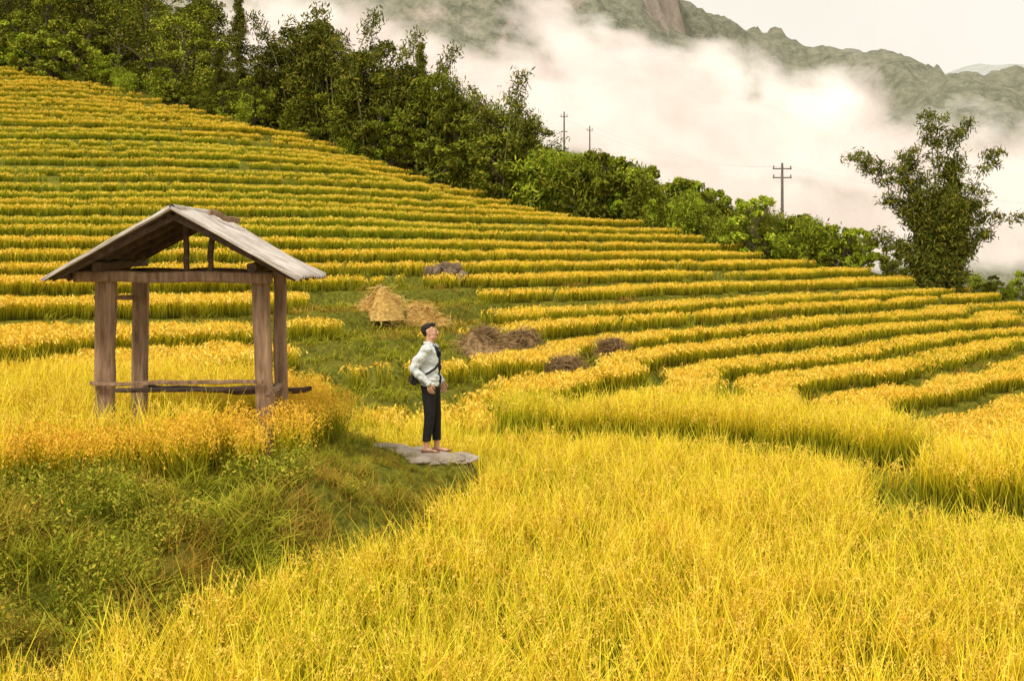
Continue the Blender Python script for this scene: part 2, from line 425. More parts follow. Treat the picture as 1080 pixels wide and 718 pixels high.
k1 = k & ~edge; put('rice_field', x[k1], y[k1], hh['z'][k1]-.03, sub(hh, k1), near_p, hs=.83+.26*fbm(x[k1]/1.7, y[k1]/1.7, 3))
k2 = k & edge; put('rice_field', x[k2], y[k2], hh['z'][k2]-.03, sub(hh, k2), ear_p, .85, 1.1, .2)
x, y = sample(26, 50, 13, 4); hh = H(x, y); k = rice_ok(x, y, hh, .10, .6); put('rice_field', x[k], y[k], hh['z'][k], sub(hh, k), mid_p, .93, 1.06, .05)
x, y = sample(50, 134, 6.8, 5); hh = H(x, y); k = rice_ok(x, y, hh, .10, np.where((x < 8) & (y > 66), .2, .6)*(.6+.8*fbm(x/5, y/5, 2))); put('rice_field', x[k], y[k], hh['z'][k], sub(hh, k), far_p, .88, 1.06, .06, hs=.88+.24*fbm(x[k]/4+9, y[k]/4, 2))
# ------------------------------------------------------------------ grass & weeds
def grass_mat():
    m, nt, out = newmat('grass')
    a = N(nt, 'ShaderNodeAttribute', attribute_name='Col'); sp = N(nt, 'ShaderNodeSeparateColor'); nt.links.new(a.outputs['Color'], sp.inputs[0])
    ti = tintnode(nt)
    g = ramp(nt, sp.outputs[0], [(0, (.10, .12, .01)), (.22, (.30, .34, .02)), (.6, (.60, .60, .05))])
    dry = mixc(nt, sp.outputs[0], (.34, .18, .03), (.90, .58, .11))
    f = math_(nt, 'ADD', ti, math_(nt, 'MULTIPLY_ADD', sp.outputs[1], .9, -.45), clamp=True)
    leafshader(nt, out, mixc(nt, f, g, dry), .35); return m
GRASS = grass_mat()
def grass_clump(n, w, h0, h1, spread, segs=3):
    mb = MB()
    for i in range(n):
        a = R.uniform(0, 6.28); r = spread*math.sqrt(R.rand()); b_ = R.uniform(0, 6.28)
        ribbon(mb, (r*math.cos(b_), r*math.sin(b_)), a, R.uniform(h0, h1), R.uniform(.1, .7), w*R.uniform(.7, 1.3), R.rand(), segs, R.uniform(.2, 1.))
    return mb.mesh('grass_clump', [GRASS])
gn = [grass_clump(28, .011, .12, .36, .15) for _ in range(4)]
gf = [grass_clump(16, .03, .12, .34, .24, 2) for _ in range(3)]
WEED = foliage('weed_leaves', (.12, .15, .015), (.44, .47, .045), (.66, .46, .06))
def weed(n=11, hgt=.5, leaf=.05):
    mb = MB()
    for i in range(n):
        a = R.uniform(0, 6.28); L = R.uniform(.5, 1)*hgt; t = np.linspace(0, 1, 6)
        X = np.c_[np.cos(a)*L*.6*t, np.sin(a)*L*.6*t, L*t*(1-.3*t)]
        mb.tube(X, .004, 4, 0, (.3, 0, 0))
        C = np.repeat(X[1:], 9, axis=0)+R.normal(size=(45, 3))*.05
        br = np.clip(R.rand()*.6+R.rand(45)*.4, 0, 1); mb.leaves(C, leaf, leaf*.4, c=np.c_[br, R.rand(45), np.zeros(45)])
    return mb.mesh('weed_plant', [WEED])
weeds = [weed(leaf=.04), weed(12, .55, .045), weed(10, .4, .03), weed(9, .45, .055)]
x, y = sample(7, 25.5, 60, 2); hh = H(x, y)
lowz = np.clip(1.3*np.exp(-((x+1.6)/1.5)**2-((y-18.6)/2.4)**2), 0, 1)
k = ((hh['zone'] == 2) & (hh['path'] < .1)) | ((hh['bank'] > .5) & (hh['zone'] != 2) & (R.rand(len(x)) < .4))
gt = lambda x, y, o=0: np.clip((fbm(x/.8, y/.8, 4)-.5)*2.8+.33+o, 0, 1)
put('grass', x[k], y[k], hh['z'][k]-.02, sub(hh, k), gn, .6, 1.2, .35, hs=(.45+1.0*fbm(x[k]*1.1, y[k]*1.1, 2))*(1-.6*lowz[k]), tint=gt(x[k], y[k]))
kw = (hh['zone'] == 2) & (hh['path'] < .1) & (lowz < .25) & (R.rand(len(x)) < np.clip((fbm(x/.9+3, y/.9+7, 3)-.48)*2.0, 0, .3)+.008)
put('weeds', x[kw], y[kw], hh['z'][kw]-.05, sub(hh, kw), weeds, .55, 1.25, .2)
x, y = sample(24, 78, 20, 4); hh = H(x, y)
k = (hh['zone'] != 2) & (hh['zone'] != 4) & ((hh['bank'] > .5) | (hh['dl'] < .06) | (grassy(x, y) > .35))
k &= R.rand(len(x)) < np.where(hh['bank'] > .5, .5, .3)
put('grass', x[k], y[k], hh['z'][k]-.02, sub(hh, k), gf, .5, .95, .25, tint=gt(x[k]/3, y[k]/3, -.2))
# ------------------------------------------------------------------ straw pile, rocks
STRAW = simple('straw', (.55, .34, .09), (.86, .62, .22), 14, .9, .5)
EARTHS = simple('dry_stubble', (.16, .09, .04), (.50, .34, .16), 9, .95, .8)
def straw_pile(i, wid, hgt, mat=None, name='straw_pile', ns=2000):
    X0, Y0, z0, _ = HP[i]; mb = MB(); sd = i*13.7
    th = np.linspace(0, 2*np.pi, 33)[:-1]; rr = np.linspace(0, 1, 9); V = []
    for r in rr:
        for t in th:
            rad = 1+.5*(vnoise(np.array([math.cos(t)*1.7+9+sd]), np.array([math.sin(t)*1.7+4]))[0]-.5)
            zz = hgt*(1-r**2.4)*(.45+1.0*vnoise(np.array([r*math.cos(t)*2.5+30+sd]), np.array([r*math.sin(t)*2.5+3]))[0])
            V.append((math.cos(t)*r*wid/2*rad, math.sin(t)*r*wid*.35*rad, zz-.1))
    F = [(i*32+j, i*32+(j+1) % 32, (i+1)*32+(j+1) % 32, (i+1)*32+j) for i in range(8) for j in range(32)]
    mb.add(V, F)
    V = np.array(V); C = V[R.randint(0, len(V), ns)]+R.normal(size=(ns, 3))*[.18, .12, .08]
    mb.leaves(C, .42, .022, dirs=R.normal(size=(ns, 3))*[1, 1, .35]+[0, 0, -.12], spread=.3)
    link(name, mb.mesh(name, [mat or STRAW]), loc=(X0, Y0, z0))
straw_pile(0, 1.8, .85); straw_pile(1, 1.9, .5)
straw_pile(3, 2.0, .75, EARTHS, 'stubble_heap'); straw_pile(4, 1.2, .65, EARTHS, 'stubble_heap'); straw_pile(5, 1.2, .65, EARTHS, 'stubble_heap'); straw_pile(6, 1.7, .6, EARTHS, 'stubble_heap')
ROCK = simple('rock', (.07, .045, .03), (.30, .22, .14), 3, .95, 1.)
def rockmesh(items, name, mat):
    bm = bmesh.new()
    for (M, am) in items:
        g_ = bmesh.ops.create_icosphere(bm, subdivisions=3, radius=1)
        sd = R.uniform(0, 90)
        for v in g_['verts']:
            q = v.co.copy(); v.co *= 1+am*.9*(vnoise(np.array([q.x*1.6+q.z*1.1+sd+50]), np.array([q.y*1.6+q.z*.9+50]))[0]-.5)+am*.3*(vnoise(np.array([q.x*5+q.z*3+sd+50]), np.array([q.y*5+50]))[0]-.5)
            v.co = M @ v.co
    me = bpy.data.meshes.new(name); bm.to_mesh(me); bm.free(); me.materials.append(mat); return me
def rocks(i, wid, hgt, n=12, lift=0.):
    X0, Y0, z0, _ = HP[i]; it = []
    for j in range(n):
        u = R.uniform(-1, 1)
        it.append((Matrix.Translation((u*wid/2, R.uniform(-.3, .3), R.uniform(-.1, hgt*.7*(1-abs(u))))) @ Matrix.Rotation(R.uniform(0, 6), 4, 'Z') @ Matrix.Rotation(R.uniform(-.5, .5), 4, 'X') @ Matrix.Diagonal((R.uniform(.12, .32)*wid*.5, R.uniform(.15, .3), hgt*R.uniform(.2, .4), 1)), 1.))
    link('rock_pile', rockmesh(it, 'rock_pile', ROCK), loc=(X0, Y0, z0+lift))
rocks(2, 1.8, .9, 18); rocks(5, 1.2, .7, 8)
SLAB = simple('slab_stone', (.22, .17, .13), (.50, .43, .36), 5, .9, .8)
it = []
pth = np.array([(-3.0, 20.7), (-2.3, 20.15), (-1.7, 19.65), (-1.3, 19.3), (-1.1, 19.05), (-.9, 18.9), (-.7, 18.8)])
for i in range(20):
    u = R.uniform(0, 6) if i > 6 else i*.95; px_ = np.interp(u, range(7), pth[:, 0])+R.normal()*.09; py_ = np.interp(u, range(7), pth[:, 1])+R.normal()*.09
    it.append((Matrix.Translation((px_, py_, -2.69+R.uniform(-.01, .02))) @ Matrix.Rotation(R.uniform(0, 6), 4, 'Z') @ Matrix.Rotation(R.uniform(-.05, .05), 4, 'X') @ Matrix.Diagonal((R.uniform(.2, .36), R.uniform(.16, .28), .06, 1)), .7))
it.append((Matrix.Translation((-1.08, 19.02, -2.69)) @ Matrix.Diagonal((.40, .32, .06, 1)), .3))
link('stone_path', rockmesh(it, 'stone_path', SLAB))
# ------------------------------------------------------------------ trees
BARK = simple('bark', (.09, .07, .045), (.2, .15, .10), 6, .9, .5)
LF = {'dark': foliage('leaf_dark', (.035, .05, .010), (.16, .185, .025), (.28, .22, .03)),
      'mid': foliage('leaf_mid', (.055, .08, .010), (.25, .30, .028), (.42, .36, .04)),
      'bright': foliage('leaf_bright', (.08, .13, .010), (.36, .46, .035), (.56, .54, .05))}
def broad(h, w, mat, ncl=34, lpc=150, leaf=.24, low=.25, seed=0):
    rs = np.random.RandomState(seed); mb = MB()
    tp = np.array([[0, 0, -.4], [.1*rs.randn(), .1*rs.randn(), h*.25], [.25*rs.randn(), .25*rs.randn(), h*.5], [.3*rs.randn(), .3*rs.randn(), h*.85]])
    mb.tube(tp, [h*.024, h*.019, h*.013, h*.004], 7, 0)
    for i in range(ncl):
        u = rs.rand(); zc = h*(low+(1-low)*u**.85)
        env = math.sin(math.pi*min(1, max(.12, (zc/h-low)/(1-low)*.82+.14)))**.7
        a = rs.uniform(0, 6.28); r = w*.5*env*math.sqrt(rs.rand())*rs.uniform(.75, 1.15)
        c = np.array([r*math.cos(a), r*math.sin(a), zc*.97])
        zb = max(h*.15, zc-h*.18-r*.3); b0 = np.array([np.interp(zb, tp[:, 2], tp[:, 0]), np.interp(zb, tp[:, 2], tp[:, 1]), zb])
        mid = (b0+c)/2+np.array([0, 0, .06*h*rs.rand()])
        mb.tube([b0, mid, c], [h*.008, h*.005, h*.002], 4, 0)
        rad = h*rs.uniform(.055, .12)
        n = int(lpc*rs.uniform(.6, 1.3)); q = rs.normal(size=(n, 3)); q /= np.linalg.norm(q, axis=1)[:, None]
        q *= (rs.rand(n)**.4)[:, None]*rad*np.array([1.25, 1.25, .75])
        br = np.clip(rs.rand()*.7+rs.rand(n)*.5-.15, 0, 1)
        mb.leaves(c+q, leaf, leaf*.5, 1, np.c_[br, rs.rand(n), np.zeros(n)], rs=rs)
    return mb.mesh('tree', [BARK, mat])
def conifer(h, w, mat, seed=0):
    rs = np.random.RandomState(seed); mb = MB()
    mb.tube([[0, 0, -.4], [0, 0, h*.5], [.1, 0, h]], [h*.018, h*.011, .01], 6, 0)
    z = h*.12
    while z < h*.99:
        L = w*.5*(1-z/h)**.8*rs.uniform(.75, 1.15)+.12
        for j in range(6):
            a = rs.uniform(0, 6.28); t = np.linspace(.1, 1, 6)
            X = np.c_[np.cos(a)*L*t, np.sin(a)*L*t, z-.25*L*t**2+.1*L*t]
            mb.tube(X[[0, 5]], [.03, .008], 3, 0)
            C = np.repeat(X, 16, axis=0)+rs.normal(size=(96, 3))*[.13, .13, .09]
            mb.leaves(C, .22, .06, 1, rs=rs)
        z += h*.036
    return mb.mesh('pine_tree', [BARK, mat])
CULM = simple('bamboo_culm', (.12, .15, .04), (.26, .26, .08), 4, .6, .1)
def bamboo(h, spread, mat, nc=26, seed=0, lean=None, leaf=.3, dens=1.):
    rs = np.random.RandomState(seed); mb = MB()
    for i in range(nc):
        if lean is not None and i < len(lean): dx, dy, hh_ = lean[i]
        else:
            a = rs.uniform(0, 6.28); s = spread*.5*rs.rand()**.6; dx, dy = s*math.cos(a), s*math.sin(a); hh_ = h*rs.uniform(.55, .9)
        b0 = rs.normal(size=2)*[.45, .35]; t = np.linspace(0, 1, 12)
        X = np.c_[b0[0]+dx*t**2.0, b0[1]+dy*t**2.0, hh_*(1.12*t-.12*t**5*(1+.4*math.hypot(dx, dy)/3))-.2]
        mb.tube(X, np.linspace(.06, .012, 12), 5, 0)
        m_ = int(26*dens)
        for j in range(m_):
            u = rs.uniform(.1, 1.0); p = np.array([np.interp(u, t, X[:, q]) for q in range(3)])
            rad = .6*(1.25-u*.6)*rs.uniform(.6, 1.3)
            off = rs.normal(size=3)*[1, 1, .5]; off = off/np.linalg.norm(off)*rad*rs.rand()**.5
            n = int(34*rs.uniform(.6, 1.4)); C = p+off+rs.normal(size=(n, 3))*[.25, .25, .17]
            dd = np.tile([off[0], off[1], -.5], (n, 1))
            br = np.clip(rs.rand()*.7+rs.rand(n)*.45-.1, 0, 1)
            mb.leaves(C, leaf, leaf*.24, 1, np.c_[br, rs.rand(n), np.zeros(n)], dirs=dd, rs=rs, spread=1.2)
    return mb.mesh('bamboo', [CULM, mat])
TB = [broad(8, 6, LF['dark'], 40, low=.12, seed=1), broad(8, 5, LF['dark'], 36, low=.15, seed=2), broad(8, 7, LF['mid'], 44, low=.12, seed=3), broad(8, 5.5, LF['mid'], 36, low=.15, seed=4)]
TS = [broad(3, 3.4, LF['bright'], 24, 110, .2, .05, seed=5), bamboo(3, 2.6, LF['bright'], 7, seed=6, dens=.5, leaf=.26), broad(3, 3.6, LF['mid'], 24, 110, .2, .05, seed=8), bamboo(3, 3.2, LF['mid'], 7, seed=16, dens=.5, leaf=.26)]
BF = [bamboo(8, 5, LF['mid'], 9, seed=9, dens=.9), bamboo(8, 4.5, LF['bright'], 9, seed=10, dens=.9), bamboo(8, 4.8, LF['dark'], 9, seed=12, dens=.8)]
CF = conifer(8, 4.2, LF['dark'], 3)
def place(name, me, mh, px, top, dy=3., wf=1.):
    Y = float(np.interp(px, RPX, RY))+dy; X = (px-540)/FP*Y; z = Hz(X, Y)
    zt = -(top-HY)/FP*Y; s = max(.4, (zt-z))/mh
    link(name, me, loc=(X, Y, z-.1), rotz=R.uniform(0, 6.28), scl=(s*wf, s*wf, s))
for i, (px, top, kd) in enumerate([(12, -25, 0), (52, -10, 2), (88, -28, 1), (125, -12, 3), (158, -5, 0), (190, 12, 2), (205, 55, 1),
        (285, 40, 1), (312, 28, 0), (336, 15, 1), (372, 48, 2), (398, 42, 0), (428, 62, 1), (455, 78, 3), (300, 62, 2), (350, 60, 3), (412, 80, 2), (565, 128, 0), (582, 150, 2), (478, 95, 1), (520, 110, 2), (630, 158, 1)]):
    place('broadleaf_tree', TB[kd], 8, px, top, R.uniform(2, 6), R.uniform(.85, 1.1))
place('pine_tree', CF, 8, 252, -2, 4, .75); place('pine_tree', CF, 8, 232, 45, 5, .8); place('pine_tree', CF, 8, 444, 45, 6, .6)
for px, top, kd in [(345, -6, 2), (470, 52, 0), (500, 76, 0), (532, 70, 2), (548, 92, 0), (385, 22, 2), (425, 38, 2), (600, 145, 1), (625, 150, 1), (650, 168, 1), (575, 150, 1), (560, 160, 1), (320, 5, 2), (690, 186, 1), (745, 200, 1), (810, 212, 0), (850, 216, 0), (870, 230, 2)]:
    place('bamboo_clump', BF[kd], 7.4, px, top, R.uniform(1.5, 5), .9)
sp_ = []; ss = []
toppx = [-100, 60, 100, 200, 280, 400, 450, 560, 640, 680, 720, 780, 850, 880, 905, 960, 1080, 1200]; topv = [0, 30, 45, 75, 90, 120, 125, 148, 160, 182, 195, 210, 222, 240, 245, 275, 290, 300]
for i in range(340):
    px = R.uniform(-120, 1150) if i % 3 else R.uniform(400, 905)
    if i > 290: px = R.uniform(-100, 230)
    Y = float(np.interp(px, RPX, RY))+R.uniform(.6, 9); X = (px-540)/FP*Y; z = Hz(X, Y)
    zt = -(np.interp(px, toppx, topv)+R.uniform(-12, 28)-HY)/FP*Y
    s = np.clip((zt-z)/3, .4, 1.9); sp_.append((X, Y, z-.15)); ss.append((s*R.uniform(.8, 1.15), s*R.uniform(.8, 1.15), s))
n = len(sp_); scatter('shrubs', sp_, np.c_[np.zeros(n), np.zeros(n), R.uniform(0, 6.28, n)], ss, R.rand(n), TS, False)
sp_ = []; ss = []
for i in range(130):
    px = R.uniform(-350, 215); Y = R.uniform(126, 165); X = (px-540)/FP*Y; z = Hz(X, Y)
    s = R.uniform(5, 9)/8; sp_.append((X, Y, z-.2)); ss.append((s, s, s))
for i in range(60):
    px = R.uniform(230, 560); Y = float(np.interp(px, RPX, RY))+R.uniform(5, 16); X = (px-540)/FP*Y; z = Hz(X, Y)
    zt = -(np.interp(px, [230, 345, 450, 560], [70, 62, 100, 150])+R.uniform(-8, 20)-HY)/FP*Y
    s = max(.4, (zt-z)/8); sp_.append((X, Y, z-.2)); ss.append((s, s, s))
n = len(sp_); scatter('forest_trees', sp_, np.c_[np.zeros(n), np.zeros(n), R.uniform(0, 6.28, n)], ss, R.rand(n), TB, False)
Yb = 88.; Xb = (992-540)/FP*Yb; zb = Hz(Xb, Yb)
def lp(px, py): return ((px-992)/FP*Yb, R.uniform(-1, 1), -(py-HY)/FP*Yb-zb)
lean = [lp(*p) for p in [(893, 140), (903, 150), (930, 150), (948, 165), (975, 112), (985, 120), (1000, 118), (1030, 112), (1022, 125), (1060, 200), (1075, 215), (1050, 215), (925, 200), (1010, 160), (960, 175), (940, 215), (905, 245), (1000, 150), (975, 150), (1035, 150), (1015, 185), (970, 200), (1030, 240), (950, 250), (920, 235)]]
link('bamboo_clump', bamboo(8, 5, LF['dark'], 46, seed=21, lean=lean, leaf=.34, dens=1.25), loc=(Xb, Yb, zb))
# ------------------------------------------------------------------ utility poles
CONC = simple('pole_concrete', (.14, .12, .10), (.24, .21, .18), 5, .8, .1)
def pole(px, top, Y, Hh, arms=2, w=1.5, r=1.):
    X = (px-540)/FP*Y; zt = -(top-HY)/FP*Y; e = bpy.data.objects.new('utility_pole', None); scene.collection.objects.link(e); e.location = (X, Y, zt-Hh)
    mb = MB(); mb.tube([[0, 0, -1], [0, 0, Hh*.5], [0, 0, Hh]], [.16*r, .13*r, .09*r], 8); link('shaft', mb.mesh('shaft', [CONC]), e)
    for i, zz in enumerate([Hh-.45, Hh-1.15][:arms]):
        mb = MB(); mb.tube([[-w/2, 0, zz], [w/2, 0, zz]], .05*r, 4)
        for q in (-w/2+.08, 0, w/2-.08): mb.tube([[q, 0, zz+.05], [q, 0, zz+.15], [q, 0, zz+.25]], [.04*r, .06*r, .03*r], 6)
        link('crossarm_%d' % i, mb.mesh('crossarm', [CONC]), e)
    return (X, Y, zt)
pA = pole(825, 172, 112, 9); pB = pole(595, 118, 130, 8, 1, .7, .7); pC = pole(622, 133, 150, 8, 1, .7, .7)
mb = MB()
for o in (-.6, .6):
    for (p, q) in ((pA, pB), (pA, (75, 130, 4))):
        t = np.linspace(0, 1, 14)[:, None]; a_ = np.array(p)+[o, 0, -.3]; b_ = np.array(q)+[o, 0, -.3]
        X = a_*(1-t)+b_*t; X[:, 2] -= 2.2*(4*t*(1-t))[:, 0]*.6; mb.tube(X, .004, 3)
link('power_lines', mb.mesh('power_lines', [CONC]))
# ------------------------------------------------------------------ mountain, hills, village
def hill_mat(name, f1, f2, rk1, rk2, sc):
    m, nt, out = newmat(name)
    n1 = noise(nt, sc, 6, .65); n2 = noise(nt, sc*16, 5, .75); n3 = noise(nt, sc*4, 4, .7)
    c = mixc(nt, math_(nt, 'MULTIPLY_ADD', n2, 4, -1.6, clamp=True), f1, f2)
    c = mixc(nt, math_(nt, 'MULTIPLY_ADD', n1, 4, -1.6, clamp=True), c, mixc(nt, .5, c, f2))
    mp = N(nt, 'ShaderNodeMapping'); g = N(nt, 'ShaderNodeNewGeometry'); nt.links.new(g.outputs['Position'], mp.inputs[0]); mp.inputs['Scale'].default_value = (1, 1, .25)
    rk = mixc(nt, noise(nt, sc*8, 6, .7, mp.outputs[0]), rk1, rk2)
    a = N(nt, 'ShaderNodeAttribute', attribute_name='Col'); sp = N(nt, 'ShaderNodeSeparateColor'); nt.links.new(a.outputs['Color'], sp.inputs[0])
    f = math_(nt, 'MULTIPLY_ADD', math_(nt, 'ADD', sp.outputs[0], math_(nt, 'MULTIPLY_ADD', n3, 1.4, -.7)), 2.4, -1.0, clamp=True)
    c = mixc(nt, f, c, rk)
    d = N(nt, 'ShaderNodeBsdfDiffuse'); nt.links.new(c, d.inputs[0])
    bp = N(nt, 'ShaderNodeBump'); bp.inputs['Strength'].default_value = .6; bp.inputs['Distance'].default_value = 4
    nt.links.new(n2, bp.inputs['Height']); nt.links.new(bp.outputs[0], d.inputs['Normal']); nt.links.new(d.outputs[0], out.inputs[0])
    return m
MX, MY = np.meshgrid(np.linspace(-800, 1100, 600), np.linspace(440, 1500, 300))
ppx = 540+FP*MX/900.
E = np.interp(ppx, [-800, 300, 500, 650, 710, 760, 800, 860, 900, 960, 1000, 1060, 1100, 1300, 2400], [.36, .34, .32, .236, .178, .169, .162, .160, .158, .145, .132, .117, .105, .08, .05])
tt = sstep((MY-440)/460); prof = np.where(MY < 900, tt, 1-sstep((MY-900)/700)*.8)
rid = 1-np.abs(fbm(MX/170+3, MY/260+5, 5)-.5)*2.6
MZ = E*900*prof + (rid-.6)*90*np.clip(tt*1.4, 0, 1)*np.clip(1-np.abs(MY-900)/900, .25, 1) - 24
MZ += (fbm(MX/35, MY/35, 4)-.5)*18
clf = np.clip((vnoise(MX/130+7, MY/130+1)-.35)*4, 0, 1)
tq = MZ/50.+fbm(MX/120, MY/120, 3)*1.5; kk = np.floor(tq); MZt = (kk+sstep((tq-kk)*2.4-.7))*50-fbm(MX/120, MY/120, 3)*75
MZ = MZ+(MZt-MZ)*clf*.8*np.where(MX < 160, 1, .2)
MZ += (vnoise(MX/5, MY/5)-.5)*4
gz = np.gradient(MZ, axis=0)/(MY[1, 0]-MY[0, 0]); slp = np.hypot(gz, np.gradient(MZ, axis=1)/(MX[0, 1]-MX[0, 0]))
rockm = np.clip((slp-1.1)*.9, 0, .75)*np.where(MX < 100, 1, .3)
mm = hill_mat('mountain_slope', (.16, .17, .125), (.32, .31, .23), (.34, .28, .235), (.60, .50, .43), .012)  # forest and rock tones paled: aerial haze is painted into the base colours
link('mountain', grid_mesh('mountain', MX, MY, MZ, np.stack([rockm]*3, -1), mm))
def mtz(x, y):
    j = int(np.clip((x+800)/1900*599, 0, 599)); i = int(np.clip((y-440)/1060*299, 0, 299)); return MZ[i, j]
DX, DY = np.meshgrid(np.linspace(-1500, 4000, 300), np.linspace(2000, 3800, 60))
dE = np.interp(540+FP*DX/2600., [-400, 900, 1000, 1060, 1120, 1300, 2400], [.08, .10, .128, .137, .135, .14, .10])
DZ = dE*2600*np.where(DY < 2700, sstep((DY-1950)/750), 1)+(fbm(DX/260, DY/260, 5)-.5)*110
link('distant_hills', grid_mesh('distant_hills', DX, DY, DZ, np.zeros((*DX.shape, 3)), hill_mat('distant_hill_slope', (.38, .41, .40), (.50, .52, .47), (.3, .3, .3), (.4, .4, .4), .004)))  # pale blue-grey carries the distance haze in the colour itself
WALLM = simple('house_wall', (.42, .38, .32), (.6, .56, .5), 1, .9, 0); ROOFM = simple('house_roof', (.2, .17, .16), (.36, .32, .3), 1, .8, 0)
WIN = simple('window_dark', (.03, .03, .03), (.06, .06, .06), 1, .4, 0)
for (px, py) in [(1050, 248), (1062, 238), (1075, 255), (1086, 244), (1056, 262), (1110, 250)]:
    for Y in np.arange(450, 700, 4.):
        X = (px-540)/FP*Y; z = mtz(X, Y)
        if HY-FP*z/Y <= py: break
    e = bpy.data.objects.new('farmhouse', None); scene.collection.objects.link(e); e.location = (X, Y, z+.5); e.rotation_euler[2] = R.uniform(-.5, .5)
    w, d, hh_ = 2.8, 2.2, 2.2
    mb = MB(); mb.add([(-w, -d, -5), (w, -d, -5), (w, d, -5), (-w, d, -5), (-w, -d, hh_), (w, -d, hh_), (w, d, hh_), (-w, d, hh_), (-w, 0, hh_+1.5), (w, 0, hh_+1.5)], [(0, 1, 5, 4), (1, 2, 6, 5), (2, 3, 7, 6), (3, 0, 4, 7)]); mb.f += [[5, 6, 9], [7, 4, 8]]; mb.m += [0, 0]
    link('walls', mb.mesh('walls', [WALLM]), e)
    mb = MB(); mb.add([(-w-.5, -d-.6, hh_-.3), (w+.5, -d-.6, hh_-.3), (w+.5, 0, hh_+1.6), (-w-.5, 0, hh_+1.6), (w+.5, d+.6, hh_-.3), (-w-.5, d+.6, hh_-.3)], [(0, 1, 2, 3), (3, 2, 4, 5)]); link('roof', mb.mesh('roof', [ROOFM]), e)
    mb = MB()
    for q in (-1.8, 0, 1.8): mb.add([(q-.4, -d-.05, .2), (q+.4, -d-.05, .2), (q+.4, -d-.05, 1.7), (q-.4, -d-.05, 1.7)], [(0, 1, 2, 3)])
    link('windows_and_door', mb.mesh('windows', [WIN]), e)
# ------------------------------------------------------------------ mist banks
def mist_mat():
    m, nt, out = newmat('mist')
    a = N(nt, 'ShaderNodeAttribute', attribute_name='Col'); sp = N(nt, 'ShaderNodeSeparateColor'); nt.links.new(a.outputs['Color'], sp.inputs[0])
    nz = noise(nt, .035, 6, .6, dist=.4)
    f = math_(nt, 'ADD', sp.outputs[0], math_(nt, 'MULTIPLY_ADD', nz, 1.3, -.65))
    al = math_(nt, 'SMOOTH_MIN', math_(nt, 'MULTIPLY', f, 1.1), .93, .2); al = math_(nt, 'MAXIMUM', al, 0.)
    al = math_(nt, 'MULTIPLY', al, sp.outputs[1])
    sh = noise(nt, .022, 4)
    c = mixc(nt, math_(nt, 'MULTIPLY_ADD', sh, 3.6, -1.45, clamp=True), (.72, .62, .59), (.98, .95, .91))
    d = N(nt, 'ShaderNodeBsdfDiffuse'); t = N(nt, 'ShaderNodeBsdfTranslucent'); ad = N(nt, 'ShaderNodeMixShader'); ad.inputs[0].default_value = .5
    nt.links.new(c, d.inputs[0]); nt.links.new(c, t.inputs[0]); nt.links.new(d.outputs[0], ad.inputs[1]); nt.links.new(t.outputs[0], ad.inputs[2])
    em = N(nt, 'ShaderNodeEmission'); em.inputs[1].default_value = .35; nt.links.new(c, em.inputs[0])  # added glow, stands in for light scattered inside the mist
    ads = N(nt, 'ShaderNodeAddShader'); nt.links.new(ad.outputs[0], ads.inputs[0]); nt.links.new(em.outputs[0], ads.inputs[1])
    tr = N(nt, 'ShaderNodeBsdfTransparent'); mx = N(nt, 'ShaderNodeMixShader'); nt.links.new(al, mx.inputs[0]); nt.links.new(tr.outputs[0], mx.inputs[1]); nt.links.new(ads.outputs[0], mx.inputs[2])
    nt.links.new(mx.outputs[0], out.inputs[0]); return m
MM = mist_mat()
blobs = [(300, 20, 130, 45, .2, .9), (400, 70, 90, 42, .5, .85), (560, 100, 95, 42, .5, .9), (612, 45, 38, 85, -.5, .85), (690, 115, 120, 60, .25, 1.2), (800, 140, 130, 50, .2, 1.1),
         (885, 110, 66, 38, -.5, 1.0), (960, 174, 150, 44, .15, 1.1), (1100, 195, 140, 44, .1, 1.), (710, 55, 90, 28, .4, .8), (780, 72, 42, 54, -.6, .8), (470, 50, 60, 26, .5, .7), (840, 80, 34, 48, -.8, .7), (930, 92, 26, 36, -.8, .55), (700, 210, 300, 40, .1, 1.0), (200, 60, 150, 60, 0, .6), (660, 14, 66, 20, .3, .6), (900, 255, 300, 30, 0, .75), (1020, 135, 50, 24, -.3, .6), (540, 30, 40, 12, .4, .45)]
for si, Y in enumerate([300., 360., 425.]):
    U, V_ = np.meshgrid(np.linspace(-500, 1700, 300), np.linspace(-60, 330, 110))
    D = np.zeros_like(U)
    dx = (fbm(U/90+si*7, V_/60+si*3, 4)-.5)*90; dy = (fbm(U/80+40+si*5, V_/50+9, 4)-.5)*55
    for (cx, cy, rx, ry_, ro, am) in blobs:
        du = U+dx-cx; dv = V_+dy-cy; c_, s_ = math.cos(ro), math.sin(ro)
        a_ = (du*c_+dv*s_)/rx; b_ = (-du*s_+dv*c_)/ry_
        D = np.maximum(D, am*np.exp(-(a_*a_+b_*b_)*.9))
    D = D*1.35-.28+(fbm(U/45+si*31, V_/30+si*11, 5)-.5)*.9
    edge_ = sstep((V_+60)/40)*sstep((330-V_)/60)*sstep((U+500)/200)*sstep((1700-U)/200)
    Xs = (U-540)/FP*Y; Zs = -(V_-HY)/FP*Y; Ys = Y+8*np.sin(U/130+si)+(270-V_)*.12
    link('mist_bank', grid_mesh('mist_bank', Xs, Ys, Zs, np.stack([D, edge_, D*0], -1), MM))
